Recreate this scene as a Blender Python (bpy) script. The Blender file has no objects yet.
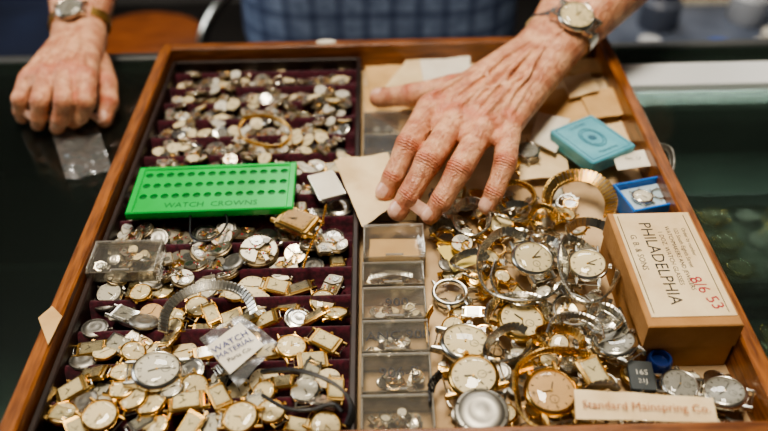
import bpy, bmesh, math, random
from mathutils import Vector, Matrix, noise
from mathutils.bvhtree import BVHTree
R=random.Random(11)
SC=bpy.context.scene
COL=SC.collection
pi=math.pi
rad=math.radians
try:
    SC.view_settings.look='AgX - Medium High Contrast'
except Exception: pass
# ------------------------------------------------------------------ camera
CAMZ=0.445
cam_d=bpy.data.cameras.new('camera'); cam=bpy.data.objects.new('camera',cam_d); COL.objects.link(cam)
ROT=Matrix.Rotation(rad(48.8),4,'X')@Matrix.Rotation(rad(-1.3),4,'Z')
cam.matrix_world=Matrix.Translation((0,0,CAMZ))@ROT
cam_d.lens=35; cam_d.sensor_width=36; cam_d.clip_start=0.01
cam_d.dof.use_dof=True; cam_d.dof.focus_distance=0.56; cam_d.dof.aperture_fstop=3.2
SC.camera=cam
R3=ROT.to_3x3()
def P(px,py,z):
    """survey reading -> world point at real height z"""
    d=R3@Vector(((px-384)/747,-(py-215.5)/747,-1))
    t=(z-CAMZ)/d.z
    return Vector((0,0,CAMZ))+d*t
# ------------------------------------------------------------------ materials
def lin(c):
    return tuple(((x/255)/12.92 if x/255<=.04045 else ((x/255+.055)/1.055)**2.4) for x in c)
def mat(name,c,rough=.5,metal=0,c2=None,ns=40,bump=0,bs=200,rnd=0,stretch=None,coat=0,sheen=0,spec=.5):
    m=bpy.data.materials.new(name); m.use_nodes=True; nt=m.node_tree; N=nt.nodes; L=nt.links
    b=N['Principled BSDF']
    b.inputs['Roughness'].default_value=rough; b.inputs['Metallic'].default_value=metal
    b.inputs['Coat Weight'].default_value=coat; b.inputs['Sheen Weight'].default_value=sheen
    b.inputs['Specular IOR Level'].default_value=spec
    col=lin(c)+(1,)
    b.inputs['Base Color'].default_value=col
    tc=N.new('ShaderNodeTexCoord'); mp=N.new('ShaderNodeMapping'); L.new(tc.outputs['Object'],mp.inputs[0])
    if stretch: mp.inputs['Scale'].default_value=stretch
    out=None
    if c2:
        n=N.new('ShaderNodeTexNoise'); n.inputs['Scale'].default_value=ns; n.inputs['Detail'].default_value=5
        L.new(mp.outputs[0],n.inputs['Vector'])
        r=N.new('ShaderNodeValToRGB'); r.color_ramp.elements[0].position=.35; r.color_ramp.elements[1].position=.65
        r.color_ramp.elements[0].color=col; r.color_ramp.elements[1].color=lin(c2)+(1,)
        L.new(n.outputs['Fac'],r.inputs[0]); out=r.outputs[0]
    if rnd:
        oi=N.new('ShaderNodeObjectInfo'); hs=N.new('ShaderNodeHueSaturation')
        mr=N.new('ShaderNodeMapRange'); mr.inputs['To Min'].default_value=1-rnd; mr.inputs['To Max'].default_value=1+rnd*.3
        L.new(oi.outputs['Random'],mr.inputs['Value']); L.new(mr.outputs[0],hs.inputs['Value'])
        if out: L.new(out,hs.inputs['Color'])
        else: hs.inputs['Color'].default_value=col
        out=hs.outputs[0]
    if out: L.new(out,b.inputs['Base Color'])
    if bump:
        n=N.new('ShaderNodeTexNoise'); n.inputs['Scale'].default_value=bs; n.inputs['Detail'].default_value=4
        L.new(mp.outputs[0],n.inputs['Vector'])
        bp=N.new('ShaderNodeBump'); bp.inputs['Strength'].default_value=bump; bp.inputs['Distance'].default_value=.001
        L.new(n.outputs['Fac'],bp.inputs['Height']); L.new(bp.outputs[0],b.inputs['Normal'])
    return m
def clear(name,tint=(255,255,255),haze=.1,rough=.08,blend=.35,hazecol=(225,228,225),base=.045):
    m=bpy.data.materials.new(name); m.use_nodes=True; nt=m.node_tree; N=nt.nodes; L=nt.links
    N.remove(N['Principled BSDF']); o=N['Material Output']
    t=N.new('ShaderNodeBsdfTransparent'); t.inputs[0].default_value=lin(tint)+(1,)
    g=N.new('ShaderNodeBsdfGlossy'); g.inputs['Roughness'].default_value=rough
    d=N.new('ShaderNodeBsdfDiffuse'); d.inputs[0].default_value=lin(hazecol)+(1,)
    lw=N.new('ShaderNodeLayerWeight'); lw.inputs[0].default_value=blend
    a=N.new('ShaderNodeMixShader'); a.inputs[0].default_value=haze
    L.new(t.outputs[0],a.inputs[1]); L.new(d.outputs[0],a.inputs[2])
    mx=N.new('ShaderNodeMixShader'); 
    mul=N.new('ShaderNodeMath'); mul.operation='MULTIPLY_ADD'; mul.inputs[1].default_value=.75; mul.inputs[2].default_value=base
    L.new(lw.outputs['Fresnel'],mul.inputs[0]); L.new(mul.outputs[0],mx.inputs[0])
    L.new(a.outputs[0],mx.inputs[1]); L.new(g.outputs[0],mx.inputs[2]); L.new(mx.outputs[0],o.inputs[0])
    return m
wood=mat('honey_wood',(140,86,44),.36,c2=(88,50,24),ns=30,stretch=(1,9,9),bump=.3,bs=120,coat=.3)
woody=mat('honey_wood_side',(152,94,46),.36,c2=(98,56,26),ns=30,stretch=(9,1,9),bump=.3,bs=120,coat=.3)
wood_in=mat('dark_wood',(44,28,22),.45,c2=(28,19,14),ns=40)
velvet=mat('maroon_velvet',(78,26,38),.95,c2=(46,15,24),ns=300,bump=.6,bs=1500,sheen=.35,spec=.1)
liner=mat('tan_liner',(202,176,138),.85,c2=(170,142,106),ns=25,bump=.2,bs=500)
nickel=mat('nickel',(224,216,196),.36,1,c2=(178,168,146),ns=180,rnd=.35)
steel=mat('steel',(232,229,218),.24,1,c2=(198,194,182),ns=90,rnd=.15)
dull=mat('dull_steel',(172,169,160),.42,1,c2=(132,128,118),ns=150,rnd=.25)
plate=mat('movement_plate',(166,150,120),.42,1,c2=(114,100,78),ns=200,rnd=.35)
brass=mat('brass',(222,184,108),.3,1,c2=(190,148,80),ns=120,rnd=.2)
gold=mat('gold_fill',(242,206,136),.25,1,c2=(216,172,100),ns=80,rnd=.15)
cream=mat('cream_dial',(230,216,178),.45,c2=(208,190,148),ns=200,rnd=.2)
tand=mat('tan_dial',(204,168,112),.4,c2=(178,138,88),ns=150)
white=mat('silver_dial',(218,214,200),.42,c2=(192,186,170),ns=150,rnd=.22)
greyd=mat('grey_dial',(168,166,158),.4,.3,c2=(126,124,118),ns=150)
ink=mat('black_ink',(22,20,20),.5)
ruby=mat('ruby_jewel',(200,30,50),.1)
dark=mat('dark_gap',(16,14,12),.7)
green=mat('green_plastic',(6,168,64),.32,c2=(10,184,76),ns=30,spec=.5)
greend=mat('green_hole_shade_print',(2,100,40),.45)  # darker green: shade painted on the hole floors, also used for lettering
paper=mat('cream_paper',(230,208,168),.85,c2=(208,182,140),ns=30,bump=.25,bs=250)
papert=mat('manila_paper',(214,178,124),.85,c2=(190,152,100),ns=30,bump=.25,bs=250)
paperw=mat('white_paper',(232,226,210),.8,c2=(214,206,188),ns=30,bump=.2,bs=250)
kraft=mat('cardboard',(184,138,86),.85,c2=(156,112,64),ns=25,bump=.3,bs=300)
teal=mat('sky_blue_tin',(98,172,186),.38,c2=(76,150,168),ns=50)
teald=mat('tin_print',(30,88,110),.45)
blue=mat('blue_plastic',(26,104,190),.3)
foam=mat('grey_foam',(170,190,202),.8)
black=mat('black_leather',(20,19,20),.4,bump=.3,bs=800)
redink=mat('red_ink',(164,36,50),.6)
blueink=mat('blue_ink',(50,60,120),.6)
clearp=clear('clear_plastic',(252,251,248),.03,.06,.22,(235,232,222),.02)
clearedge=clear('clear_plastic_edge',(242,240,234),.16,.12,.3,(240,236,226),.08)
crystal=clear('watch_crystal',(255,255,252),.01,.03,.28,base=.03)
glass=clear('counter_glass',(206,220,212),.03,.05,.32,(120,132,126))
bagm=clear('polythene',(252,252,252),.05,.22,.25,base=.02)
# ------------------------------------------------------------------ mesh builder
class MB:
    def __init__(s): s.v=[];s.f=[];s.m=[];s.mats=[]
    def add(s,vs,fs,m,M=None):
        if m not in s.mats: s.mats.append(m)
        k=s.mats.index(m); o=len(s.v)
        for v in vs:
            v=Vector(v); s.v.append(M@v if M else v)
        for f in fs: s.f.append([i+o for i in f]); s.m.append(k)
    def lathe(s,prof,m,M=None,seg=24,sx=1,sy=1,cx=0,cy=0,closed=False):
        vs=[];rings=[]
        for r,z in prof:
            if r<1e-7: rings.append([len(vs)]); vs.append((cx,cy,z))
            else:
                rings.append(list(range(len(vs),len(vs)+seg)))
                for i in range(seg):
                    a=2*pi*i/seg; vs.append((cx+r*sx*math.cos(a),cy+r*sy*math.sin(a),z))
        fs=[]
        pr=list(zip(rings,rings[1:]))
        if closed: pr.append((rings[-1],rings[0]))
        for A,B in pr:
            for i in range(seg):
                j=(i+1)%seg
                if len(A)==1 and len(B)==1: continue
                if len(A)==1: fs.append([A[0],B[j],B[i]])
                elif len(B)==1: fs.append([A[i],A[j],B[0]])
                else: fs.append([A[i],A[j],B[j],B[i]])
        s.add(vs,fs,m,M)
    def prism(s,out,z0,z1,m,M=None,bev=0):
        n=len(out)
        ar=sum(out[i][0]*out[(i+1)%n][1]-out[(i+1)%n][0]*out[i][1] for i in range(n))
        if ar<0: out=out[::-1]
        lay=[(out,z0)]
        if bev:
            ins=[]
            for i in range(n):
                a=Vector(out[i-1]);b=Vector(out[i]);c=Vector(out[(i+1)%n])
                e1=(b-a);e2=(c-b)
                if e1.length<1e-9 or e2.length<1e-9: ins.append(tuple(b)); continue
                e1.normalize();e2.normalize()
                nn=Vector((-e1.y-e2.y,e1.x+e2.x)); 
                if nn.length<1e-6: ins.append(tuple(b)); continue
                nn.normalize(); k=max(.4,nn.dot(Vector((-e1.y,e1.x))))
                ins.append(tuple(b+nn*(bev/k)))
            lay+= [(out,z1-bev),(ins,z1)]
        else: lay.append((out,z1))
        vs=[];fs=[]
        for o,z in lay: vs+=[(x,y,z) for x,y in o]
        for l in range(len(lay)-1):
            for i in range(n):
                j=(i+1)%n; fs.append([l*n+i,l*n+j,(l+1)*n+j,(l+1)*n+i])
        fs.append(list(range(n))[::-1]); k=(len(lay)-1)*n; fs.append([k+i for i in range(n)])
        s.add(vs,fs,m,M)
    def box(s,c,sz,m,M=None,bev=0):
        x,y,z=c;a,b,h=sz[0]/2,sz[1]/2,sz[2]/2
        s.prism([(x-a,y-b),(x+a,y-b),(x+a,y+b),(x-a,y+b)],z-h,z+h,m,M,bev)
    def tube(s,pts,r,m,M=None,seg=8,closed=False,flat=None):
        pts=[Vector(p) for p in pts]; n=len(pts); vs=[];fs=[]
        up=Vector((0,0,1)); prev=None
        for i,p in enumerate(pts):
            if closed: t=pts[(i+1)%n]-pts[i-1]
            else: t=pts[min(i+1,n-1)]-pts[max(i-1,0)]
            if t.length<1e-9: t=Vector((1,0,0))
            t.normalize()
            q=prev if prev else (up if abs(t.z)<.9 else Vector((1,0,0)))
            a=(q-t*q.dot(t)).normalized(); b=t.cross(a); prev=a
            rr=r[i] if isinstance(r,(list,tuple)) else r
            for k in range(seg):
                an=2*pi*k/seg
                vs.append(p+a*math.cos(an)*rr*(flat or 1)+b*math.sin(an)*rr)
        for i in range(n if closed else n-1):
            j=(i+1)%n
            for k in range(seg):
                l=(k+1)%seg; fs.append([i*seg+k,i*seg+l,j*seg+l,j*seg+k])
        if not closed:
            fs.append(list(range(seg))[::-1]); fs.append([(n-1)*seg+k for k in range(seg)])
        s.add(vs,fs,m,M)
    def text(s,body,size,m,M,ext=.0001,align='CENTER'):
        vs,fs=textmesh(body,align); MM=M@Matrix.Diagonal((size,size,1,1))
        s.add([(v[0],v[1],ext) for v in vs],fs,m,MM)
    def mesh(s,name,ang=35):
        me=bpy.data.meshes.new(name); me.from_pydata([tuple(v) for v in s.v],[],s.f)
        for m in s.mats: me.materials.append(m)
        me.polygons.foreach_set('material_index',s.m)
        me.polygons.foreach_set('use_smooth',[True]*len(s.f))
        me.update()
        try: me.set_sharp_from_angle(angle=rad(ang))
        except Exception: pass
        return me
    def obj(s,name,parent=None,ang=35):
        ob=bpy.data.objects.new(name,s.mesh(name,ang)); COL.objects.link(ob)
        if parent: ob.parent=parent
        return ob
TC={}
def textmesh(body,align):
    if (body,align) in TC: return TC[(body,align)]
    c=bpy.data.curves.new('t','FONT'); c.body=body; c.size=1; c.align_x=align; c.align_y='CENTER'; c.resolution_u=2
    o=bpy.data.objects.new('t',c); COL.objects.link(o)
    dg=bpy.context.evaluated_depsgraph_get(); e=o.evaluated_get(dg); me=e.to_mesh()
    vs=[tuple(v.co) for v in me.vertices]; fs=[list(p.vertices) for p in me.polygons]
    e.to_mesh_clear(); bpy.data.objects.remove(o); bpy.data.curves.remove(c)
    TC[(body,align)]=(vs,fs); return vs,fs
def empty(name):
    e=bpy.data.objects.new(name,None); e.empty_display_size=.01; COL.objects.link(e); return e
def inst(me,name,parent,loc,rz=0,tx=0,ty=0,sc=1):
    o=bpy.data.objects.new(name,me); COL.objects.link(o)
    if parent: o.parent=parent
    s=(sc,sc,sc) if not isinstance(sc,tuple) else sc
    o.matrix_local=Matrix.Translation(loc)@Matrix.Rotation(tx,4,'X')@Matrix.Rotation(ty,4,'Y')@Matrix.Rotation(rz,4,'Z')@Matrix.Diagonal(s+(1,))
    return o
def T(x,y,z,rz=0): return Matrix.Translation((x,y,z))@Matrix.Rotation(rz,4,'Z')
def sector(r0,r1,a0,a1,n=10,cx=0,cy=0):
    o=[(cx+r1*math.cos(rad(a0+(a1-a0)*i/n)),cy+r1*math.sin(rad(a0+(a1-a0)*i/n))) for i in range(n+1)]
    if r0<=0: return o+[(cx,cy)]
    return o+[(cx+r0*math.cos(rad(a1-(a1-a0)*i/n)),cy+r0*math.sin(rad(a1-(a1-a0)*i/n))) for i in range(n+1)]
def rrect(w,h,r,n=5):
    o=[]
    for cx,cy,a in ((w-r,h-r,0),(-w+r,h-r,90),(-w+r,-h+r,180),(w-r,-h+r,270)):
        for i in range(n+1):
            t=rad(a+90*i/n); o.append((cx+r*math.cos(t),cy+r*math.sin(t)))
    return o
def gear(r,t,n): 
    o=[]
    for i in range(n):
        for k,rr in ((0,r-t),(.3,r),(.6,r),(.9,r-t)):
            a=2*pi*(i+k)/n; o.append((rr*math.cos(a),rr*math.sin(a)))
    return o
# ------------------------------------------------------------------ watch prototypes (unit radius)
def wheel_works(b,seed):
    q=random.Random(seed)
    b.prism(sector(0,.93,20,150,12),.30,.44,nickel,None,.025)
    b.prism(sector(.18,.92,158,235,8),.30,.42,nickel,None,.02)
    b.prism(sector(.62,.93,300,372,8),.30,.41,nickel,None,.02)
    b.prism([(-.05,-.95),(.2,-.92),(.12,-.3),(.0,-.26)],.30,.46,nickel,None,.02)
    b.prism(gear(.33,.03,28),.44,.49,steel,T(.12,.5,0),.01)
    b.prism(gear(.2,.03,18),.44,.49,dull,T(.55,.3,0),.01)
    b.lathe([(0,.49),(.09,.49),(.09,.53),(0,.53)],steel,None,10,cx=.12,cy=.5)
    ring=[(.3*math.cos(a*pi/10)+.05,.3*math.sin(a*pi/10)-.45,.38) for a in range(20)]
    b.tube(ring,.03,brass,None,6,True)
    for a in (20,110): b.box((.05,-.45,.38),(.6,.04,.03),brass,Matrix.Translation((.05,-.45,0))@Matrix.Rotation(rad(a),4,'Z')@Matrix.Translation((-.05,.45,0)))
    b.lathe([(.22,.31),(.22,.34),(0,.34)],brass,None,14,cx=.5,cy=-.25)
    for i in range(7):
        a=q.random()*6.28; r=.3+.55*q.random()
        b.lathe([(.055,.42),(.055,.475),(.04,.485),(0,.485)],steel,None,8,cx=r*math.cos(a),cy=r*math.sin(a))
    for x,y in ((.05,-.45),(-.45,.1),(.5,-.25),(-.1,.2)):
        b.lathe([(.05,.44),(.05,.49),(0,.49)],ruby,None,8,cx=x,cy=y)
def stem(b,x,m=steel):
    M=Matrix.Translation((x,0,.18))@Matrix.Rotation(pi/2,4,'Y')
    b.lathe([(.03,-.1),(.03,.18)],steel,M,8)
    b.lathe([(0,.15),(.12,.16),(.14,.2),(.14,.32),(.1,.36),(0,.36)],m,M,12)
def mv_round(seed,m=plate):
    b=MB(); b.lathe([(0,0),(.97,0),(1,.04),(1,.2),(.94,.24),(.94,.3),(0,.3)],m,None,32)
    wheel_works(b,seed); stem(b,.95); return b.mesh('movement_round%d'%seed)
def mv_tonneau(seed):
    b=MB(); b.prism(rrect(.72,1,.3),0,.3,plate,None,.03)
    b.prism([(-.68,.1),(.1,-.05),(.66,.3),(.6,.9),(-.5,.92)],.3,.42,nickel,None,.02)
    b.prism([(-.6,-.85),(-.1,-.9),(-.2,-.1),(-.64,0)],.3,.41,nickel,None,.02)
    b.prism(gear(.28,.03,22),.42,.47,steel,T(.15,.5,0),.01)
    ring=[(.28*math.cos(a*pi/9)+.3,.28*math.sin(a*pi/9)-.45,.36) for a in range(18)]
    b.tube(ring,.03,brass,None,6,True); b.box((.3,-.45,.36),(.56,.04,.03),brass)
    b.prism([(.2,-.95),(.4,-.95),(.36,-.4),(.24,-.4)],.3,.45,nickel,None,.02)
    for x,y in ((.3,-.45),(-.4,-.3),(-.3,.4)): b.lathe([(.06,.4),(.06,.46),(0,.46)],ruby,None,8,cx=x,cy=y)
    for x,y in ((-.45,.75),(.45,.8),(-.4,-.7),(.5,0)): b.lathe([(.07,.4),(.07,.46),(0,.46)],steel,None,8,cx=x,cy=y)
    stem(b,.7); return b.mesh('movement_tonneau%d'%seed)
def dial_details(b,r,z,num=False,q=0,sub=True,hm=ink):
    for i in range(12):
        if num and i%3==0: continue
        M=Matrix.Rotation(i*pi/6,4,'Z'); b.box((r*.86,0,z+.012),(r*.13,r*.035,.02),hm,M)
    if num:
        for k,t in enumerate(('3','12','9','6')):
            a=k*pi/2; b.text(t,r*.3,hm,Matrix.Translation((r*.8*math.cos(a),r*.8*math.sin(a),z+.01)))
    for a,l,w in ((50+q,.5,.05),(150+q*2,.72,.035)):
        b.box((r*l/2-.05,0,z+.05),(r*l,r*w,.015),ink,Matrix.Rotation(rad(a),4,'Z'))
    b.lathe([(r*.05,z),(r*.05,z+.07),(0,z+.07)],brass,None,8)
    if sub and num:
        rg=[(r*.2*math.cos(a*pi/10),-r*.42+r*.2*math.sin(a*pi/10),z+.006) for a in range(20)]
        b.tube(rg,r*.012,hm,None,4,True); b.box((0,-r*.48,z+.012),(r*.02,r*.16,.01),hm)
def loose_dial(m,q,case=nickel):
    b=MB(); b.lathe([(0,0),(.94,0),(.96,.22),(1,.24),(1,.3),(.97,.33),(0,.33)],case,None,32)
    b.lathe([(.95,.33),(.95,.345),(0,.36)],m,None,32); dial_details(b,.95,.35,False,q); stem(b,.95,case)
    return b.mesh('dial%d'%q)
def case_round(cm,dm,q,lugs=True,num=True,glassy=True,hm=ink):
    b=MB()
    b.lathe([(0,-.02),(.6,-.02),(.82,.05),(.97,.14),(1,.2),(1,.3),(.97,.36),(.9,.43),(.86,.45),(.84,.44),(.83,.36)],cm,None,48)
    b.lathe([(.835,.36),(0,.37)],dm,None,48)
    dial_details(b,.82,.365,num,q,True,hm)
    if glassy: b.lathe([(.85,.43),(.8,.49),(.6,.55),(.3,.58),(0,.585)],crystal,None,32)
    if lugs:
        for sx in (-1,1):
            for sy in (-1,1):
                b.prism([(.42*sx,.82*sy),(.62*sx,.72*sy),(.60*sx,1.22*sy),(.54*sx,1.28*sy),(.46*sx,1.22*sy)],.02,.3,cm,None,.04)
        for sy in (-1,1): b.tube([(-.5,1.14*sy,.14),(.5,1.14*sy,.14)],.035,steel,None,6)
    M=Matrix.Translation((.97,0,.25))@Matrix.Rotation(pi/2,4,'Y')
    b.lathe([(.05,-.05),(.05,.06)],cm,M,8)
    b.prism(gear(.13,.02,16),.05,.2,cm,M,.01)
    return b.mesh('case_round%d'%q)
def case_tank(cm,dm,q,w=.66):
    b=MB(); o=rrect(w,1,.16)
    b.prism(o,0,.34,cm,None,.08)
    b.prism(rrect(w*.82,.78,.08),.34,.40,cm,None,.03)
    b.prism(rrect(w*.72,.68,.05),.40,.405,dm)
    for i in range(12):
        a=i*pi/6; c,s=math.cos(a),math.sin(a); k=min(w*.62/max(abs(c),1e-6),.58/max(abs(s),1e-6))
        b.box((c*k,s*k,.41),(.05,.05,.02),ink)
    b.box((.12,.1,.43),(.3,.04,.015),ink,Matrix.Rotation(rad(30+q),4,'Z')); b.box((.2,0,.43),(.45,.03,.015),ink,Matrix.Rotation(rad(120),4,'Z'))
    b.prism(rrect(w*.74,.70,.06),.42,.50,crystal,None,.05)
    for sx in (-1,1):
        for sy in (-1,1): b.prism([(w*.55*sx,.95*sy),(w*.85*sx,.95*sy),(w*.8*sx,1.28*sy),(w*.6*sx,1.3*sy)],.04,.28,cm,None,.04)
    for sy in (-1,1): b.tube([(-w*.7,1.2*sy,.15),(w*.7,1.2*sy,.15)],.035,steel,None,6)
    M=Matrix.Translation((w,0,.2))@Matrix.Rotation(pi/2,4,'Y'); b.prism(gear(.12,.02,12),0,.14,cm,M,.01)
    return b.mesh('case_tank%d'%q)
def case_back(m,q):
    b=MB(); b.lathe([(0,0),(.9,0),(1,.08),(1,.2),(.95,.27),(.86,.29),(.84,.27),(.8,.3),(.5,.36),(.47,.35),(.2,.39),(0,.4)],m,None,40)
    b.text('17 JEWELS',.13,dark,Matrix.Translation((0,.1,.375)))
    for i in range(6):
        b.box((.9,0,.28),(.09,.06,.03),dark,Matrix.Rotation(i*pi/3,4,'Z'))
    stem(b,.97,m); return b.mesh('case_back%d'%q)
def ring_case(m,q):
    b=MB(); b.lathe([(.78,.02),(.95,0),(1,.06),(1,.22),(.93,.3),(.84,.3),(.78,.22)],m,None,40,closed=True)
    for sx in (-1,1):
        for sy in (-1,1): b.prism([(.42*sx,.85*sy),(.6*sx,.76*sy),(.58*sx,1.2*sy),(.48*sx,1.2*sy)],.02,.24,m,None,.04)
    b.lathe([(.8,.2),(.8,.215),(0,.22)],crystal,None,24)
    return b.mesh('ring_case%d'%q)
MVS=[mv_round(i) for i in range(3)]+[mv_tonneau(3)]
MVB=mv_round(5,brass)
LD=[loose_dial(cream,10),loose_dial(white,25),loose_dial(cream,70,brass),loose_dial(tand,120,brass)]
CGC=case_round(gold,cream,30); CSW=case_round(steel,white,60); CSG=case_round(steel,greyd,100,hm=dark); CGT=case_round(gold,tand,15)
CGs=case_round(gold,cream,200,num=False); CSs=case_round(steel,white,250,num=False); CSC=case_round(steel,cream,300)
TG=case_tank(gold,cream,0); TS=case_tank(steel,white,40); TT=case_tank(gold,tand,80,.7)
CB=case_back(dull,0); CBS=case_back(steel,1); CBG=case_back(gold,2)
RC=ring_case(steel,0); RG=ring_case(gold,1)
# ------------------------------------------------------------------ bands
def catmull(pts,n=10):
    pts=[Vector(p) for p in pts]; out=[]
    q=[pts[0]*2-pts[1]]+pts+[pts[-1]*2-pts[-2]]
    for i in range(1,len(q)-2):
        for k in range(n):
            t=k/n; a,b,c,d=q[i-1:i+3]
            out.append(.5*((2*b)+(c-a)*t+(2*a-5*b+4*c-d)*t*t+(3*b-a-3*c+d)*t**3))
    out.append(pts[-1]); return out
def resample(pts,step):
    out=[pts[0]];acc=0
    for a,b in zip(pts,pts[1:]):
        d=(b-a).length
        while acc+d>=step:
            t=(step-acc)/d; a=a.lerp(b,t); out.append(a); d=(b-a).length; acc=0
        acc+=d
    return out
def band(mb,pts,width,m,pitch=.0034,wfun=None,m2=None,th=.0016,out=.45):
    cen_=sum([Vector(p) for p in pts],Vector())/len(pts)
    rs=resample(catmull(pts,14),pitch); n=len(rs)
    for i,(a,b) in enumerate(zip(rs,rs[1:])):
        t=(b-a).normalized(); f=i/max(1,n-2); p=(a+b)/2
        if wfun: w=wfun(f,t,p)
        else:
            ra=p-cen_; ra.z=0; ra=ra.normalized() if ra.length>1e-6 else Vector((0,0,0)); w=Vector((0,0,1))*(1-out*.5)+ra*out
        w=(w-t*w.dot(t)).normalized(); nn=t.cross(w)
        M=Matrix((t,w,nn)).transposed().to_4x4(); M.translation=p
        mb.box((0,0,0),(pitch*.82,width,th),m,M,.0003)
        mb.box((0,0,0),(pitch*1.04,width*.8,th*.5),m2 or m,M)
        for s in (-1,1): mb.box((0,s*width*.32,th*.45),(pitch*.7,width*.12,.0006),m,M,.0002)
def PP(l,z=.03): return [P(a[0],a[1],a[2] if len(a)>2 else z) for a in l]
KEY=[]
def watch(name,proto,px,py,zb,r,rot=0,tx=0,ty=0,bpts=None,bw=.009,bm=steel,bz=.03):
    loc=P(px,py,zb+.3*r); loc.z=zb
    KEY.append((loc.x,loc.y,r))
    e=empty(name); inst(proto,'case',e,loc,rad(rot),rad(tx),rad(ty),r)
    if bpts:
        b=MB(); band(b,PP(bpts,bz),bw,bm,.003); b.obj('expansion_band',e)
    return e
# ------------------------------------------------------------------ tray
X0,X1,Y0,Y1=-.243,.252,.247,.756; TH=.012; RZ=.045; BZ=.001
tray=empty('wooden_tray')
def bevbox(name,x0,x1,y0,y1,z0,z1,m,parent,bev=.0015):
    b=MB(); b.box(((x0+x1)/2,(y0+y1)/2,(z0+z1)/2),(x1-x0,y1-y0,z1-z0),m,None,bev); return b.obj(name,parent)
bevbox('rim_left',X0,X0+TH,Y0,Y1,BZ,RZ,woody,tray); bevbox('rim_right',X1-TH,X1,Y0,Y1,BZ,RZ,woody,tray)
bevbox('rim_back',X0+TH,X1-TH,Y1-TH,Y1,BZ,RZ,wood,tray); bevbox('rim_front',X0+TH,X1-TH,Y0,Y0+TH,BZ,RZ,wood,tray)
bevbox('base',X0+TH,X1-TH,Y0+TH,Y1-TH,BZ,.009,wood,tray,0)
bevbox('paper_lining',X0+TH,X1-TH,Y0+TH,Y1-TH,.009,.012,liner,tray,0)
IX0,IX1,IY0,IY1=X0+TH+.001,-.021,Y0+TH+.001,Y1-TH-.006
fr=.005
bevbox('insert_frame_left',IX0,IX0+fr,IY0,IY1,.012,.034,wood_in,tray,.001); bevbox('insert_frame_right',IX1-fr,IX1,IY0,IY1,.012,.034,wood_in,tray,.001)
bevbox('insert_frame_back',IX0+fr,IX1-fr,IY1-fr,IY1,.012,.034,wood_in,tray,.001); bevbox('insert_frame_front',IX0+fr,IX1-fr,IY0,IY0+fr,.012,.034,wood_in,tray,.001)
b=MB(); vs=[];fs=[]; NY=260; PITCH=.0305
ya,yb=IY0+fr,IY1-fr
for i in range(NY+1):
    y=ya+(yb-ya)*i/NY; t=((y-ya)/PITCH)%1
    c_=(math.cos(t*2*pi)-.3)/.7
    z=.0145+(.0115*c_**.6 if c_>0 else 0)
    vs+=[(IX0+fr,y,z),(IX1-fr,y,z)]
for i in range(NY): fs.append([2*i,2*i+1,2*i+3,2*i+2])
b.add(vs,fs,velvet); b.obj('velvet_ridges',tray,80)
b=MB(); c=P(325,55,RZ+.001); b.lathe([(0,.0),(1,0),(1,.0012),(.9,.002),(0,.002)],paperw,Matrix.Translation((c.x,Y1-.006,RZ)),24,.011,.0042)
b.obj('rim_plaque',tray)
# ------------------------------------------------------------------ movement pile in velvet insert
pile=empty('watch_movement_pile')
def quadfit(q,z):
    c=[P(x,y,z) for x,y in q]; cen=sum(c,Vector())/4
    w=((c[1]-c[0]).length+(c[2]-c[3]).length)/2; h=((c[3]-c[0]).length+(c[2]-c[1]).length)/2
    d=(c[1]-c[0])+(c[2]-c[3]); return cen,w,h,math.atan2(d.y,d.x)
placed=[]
def clearof(x,y,r,k=.8):
    for a,bb,c in placed:
        if (a-x)**2+(bb-y)**2<((r+c)*k)**2: return False
    return True
xa,xb=IX0+fr,IX1-fr
H=[(258,248,MVS[0],.0160,30,.030),(165,227,MVS[1],.0125,200,.022),(133,226,MVS[2],.0115,90,.022),(105,231,LD[1],.0085,10,.024),
(283,266,MVS[1],.0125,150,.022),(212,264,MVS[2],.0125,60,.024),(180,258,MVB,.0125,310,.022),(340,203,CBS,.0125,40,.024),(240,230,MVS[3],.0115,80,.024),
(155,369,CSW,.0172,100,.032),(189,366,CBS,.0105,20,.028),(122,195,CB,.0125,0,.024),(312,262,CB,.010,60,.022),(336,256,TG,.010,10,.022),
(288,301,TG,.0100,80,.022),(322,297,CGs,.0105,20,.024),(258,297,LD[2],.0095,20,.022),(325,337,TG,.0115,60,.030),(290,344,CGs,.012,200,.027),(312,356,TG,.011,100,.028),
(240,415,CGC,.0120,90,.034),(305,387,CSs,.0105,0,.030),(281,378,TG,.009,90,.030),(270,408,CGs,.010,40,.030),(55,356,CB,.0105,30,.026),(80,297,CB,.0110,30,.024),
(108,290,CSs,.0105,30,.026),(90,345,TG,.011,100,.026),(118,341,TS,.012,60,.026),(62,386,TG,.0112,120,.028),(98,412,CGs,.0120,60,.030),(32,411,CGs,.010,60,.028),
(185,398,TG,.012,100,.030),(150,401,CGs,.0105,0,.030),(125,312,TS,.012,70,.026),(82,324,CB,.010,0,.026),(135,338,MVS[3],.010,60,.026),
(185,296,LD[2],.0095,40,.022),(218,392,TG,.010,30,.03),(205,327,TG,.011,95,.022),(150,309,LD[3],.009,40,.026),(60,412,TG,.0105,80,.028),(122,385,CGs,.0105,80,.028),(338,385,TG,.0095,0,.028),
(162,112,MVS[3],.0115,10,.024),(168,155,MVS[2],.011,80,.024),(192,150,MVS[3],.012,10,.024),(225,152,MVS[3],.011,40,.024),(186,128,MVS[3],.010,0,.024),(133,169,MVS[1],.010,0,.022),
(320,130,TG,.009,50,.023),(305,113,TG,.009,20,.023),(338,150,CB,.010,0,.022),(320,210,TS,.010,80,.022),(107,186,LD[2],.009,10,.022),(330,97,LD[2],.0075,0,.022)]
NR=random.Random(5)
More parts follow.
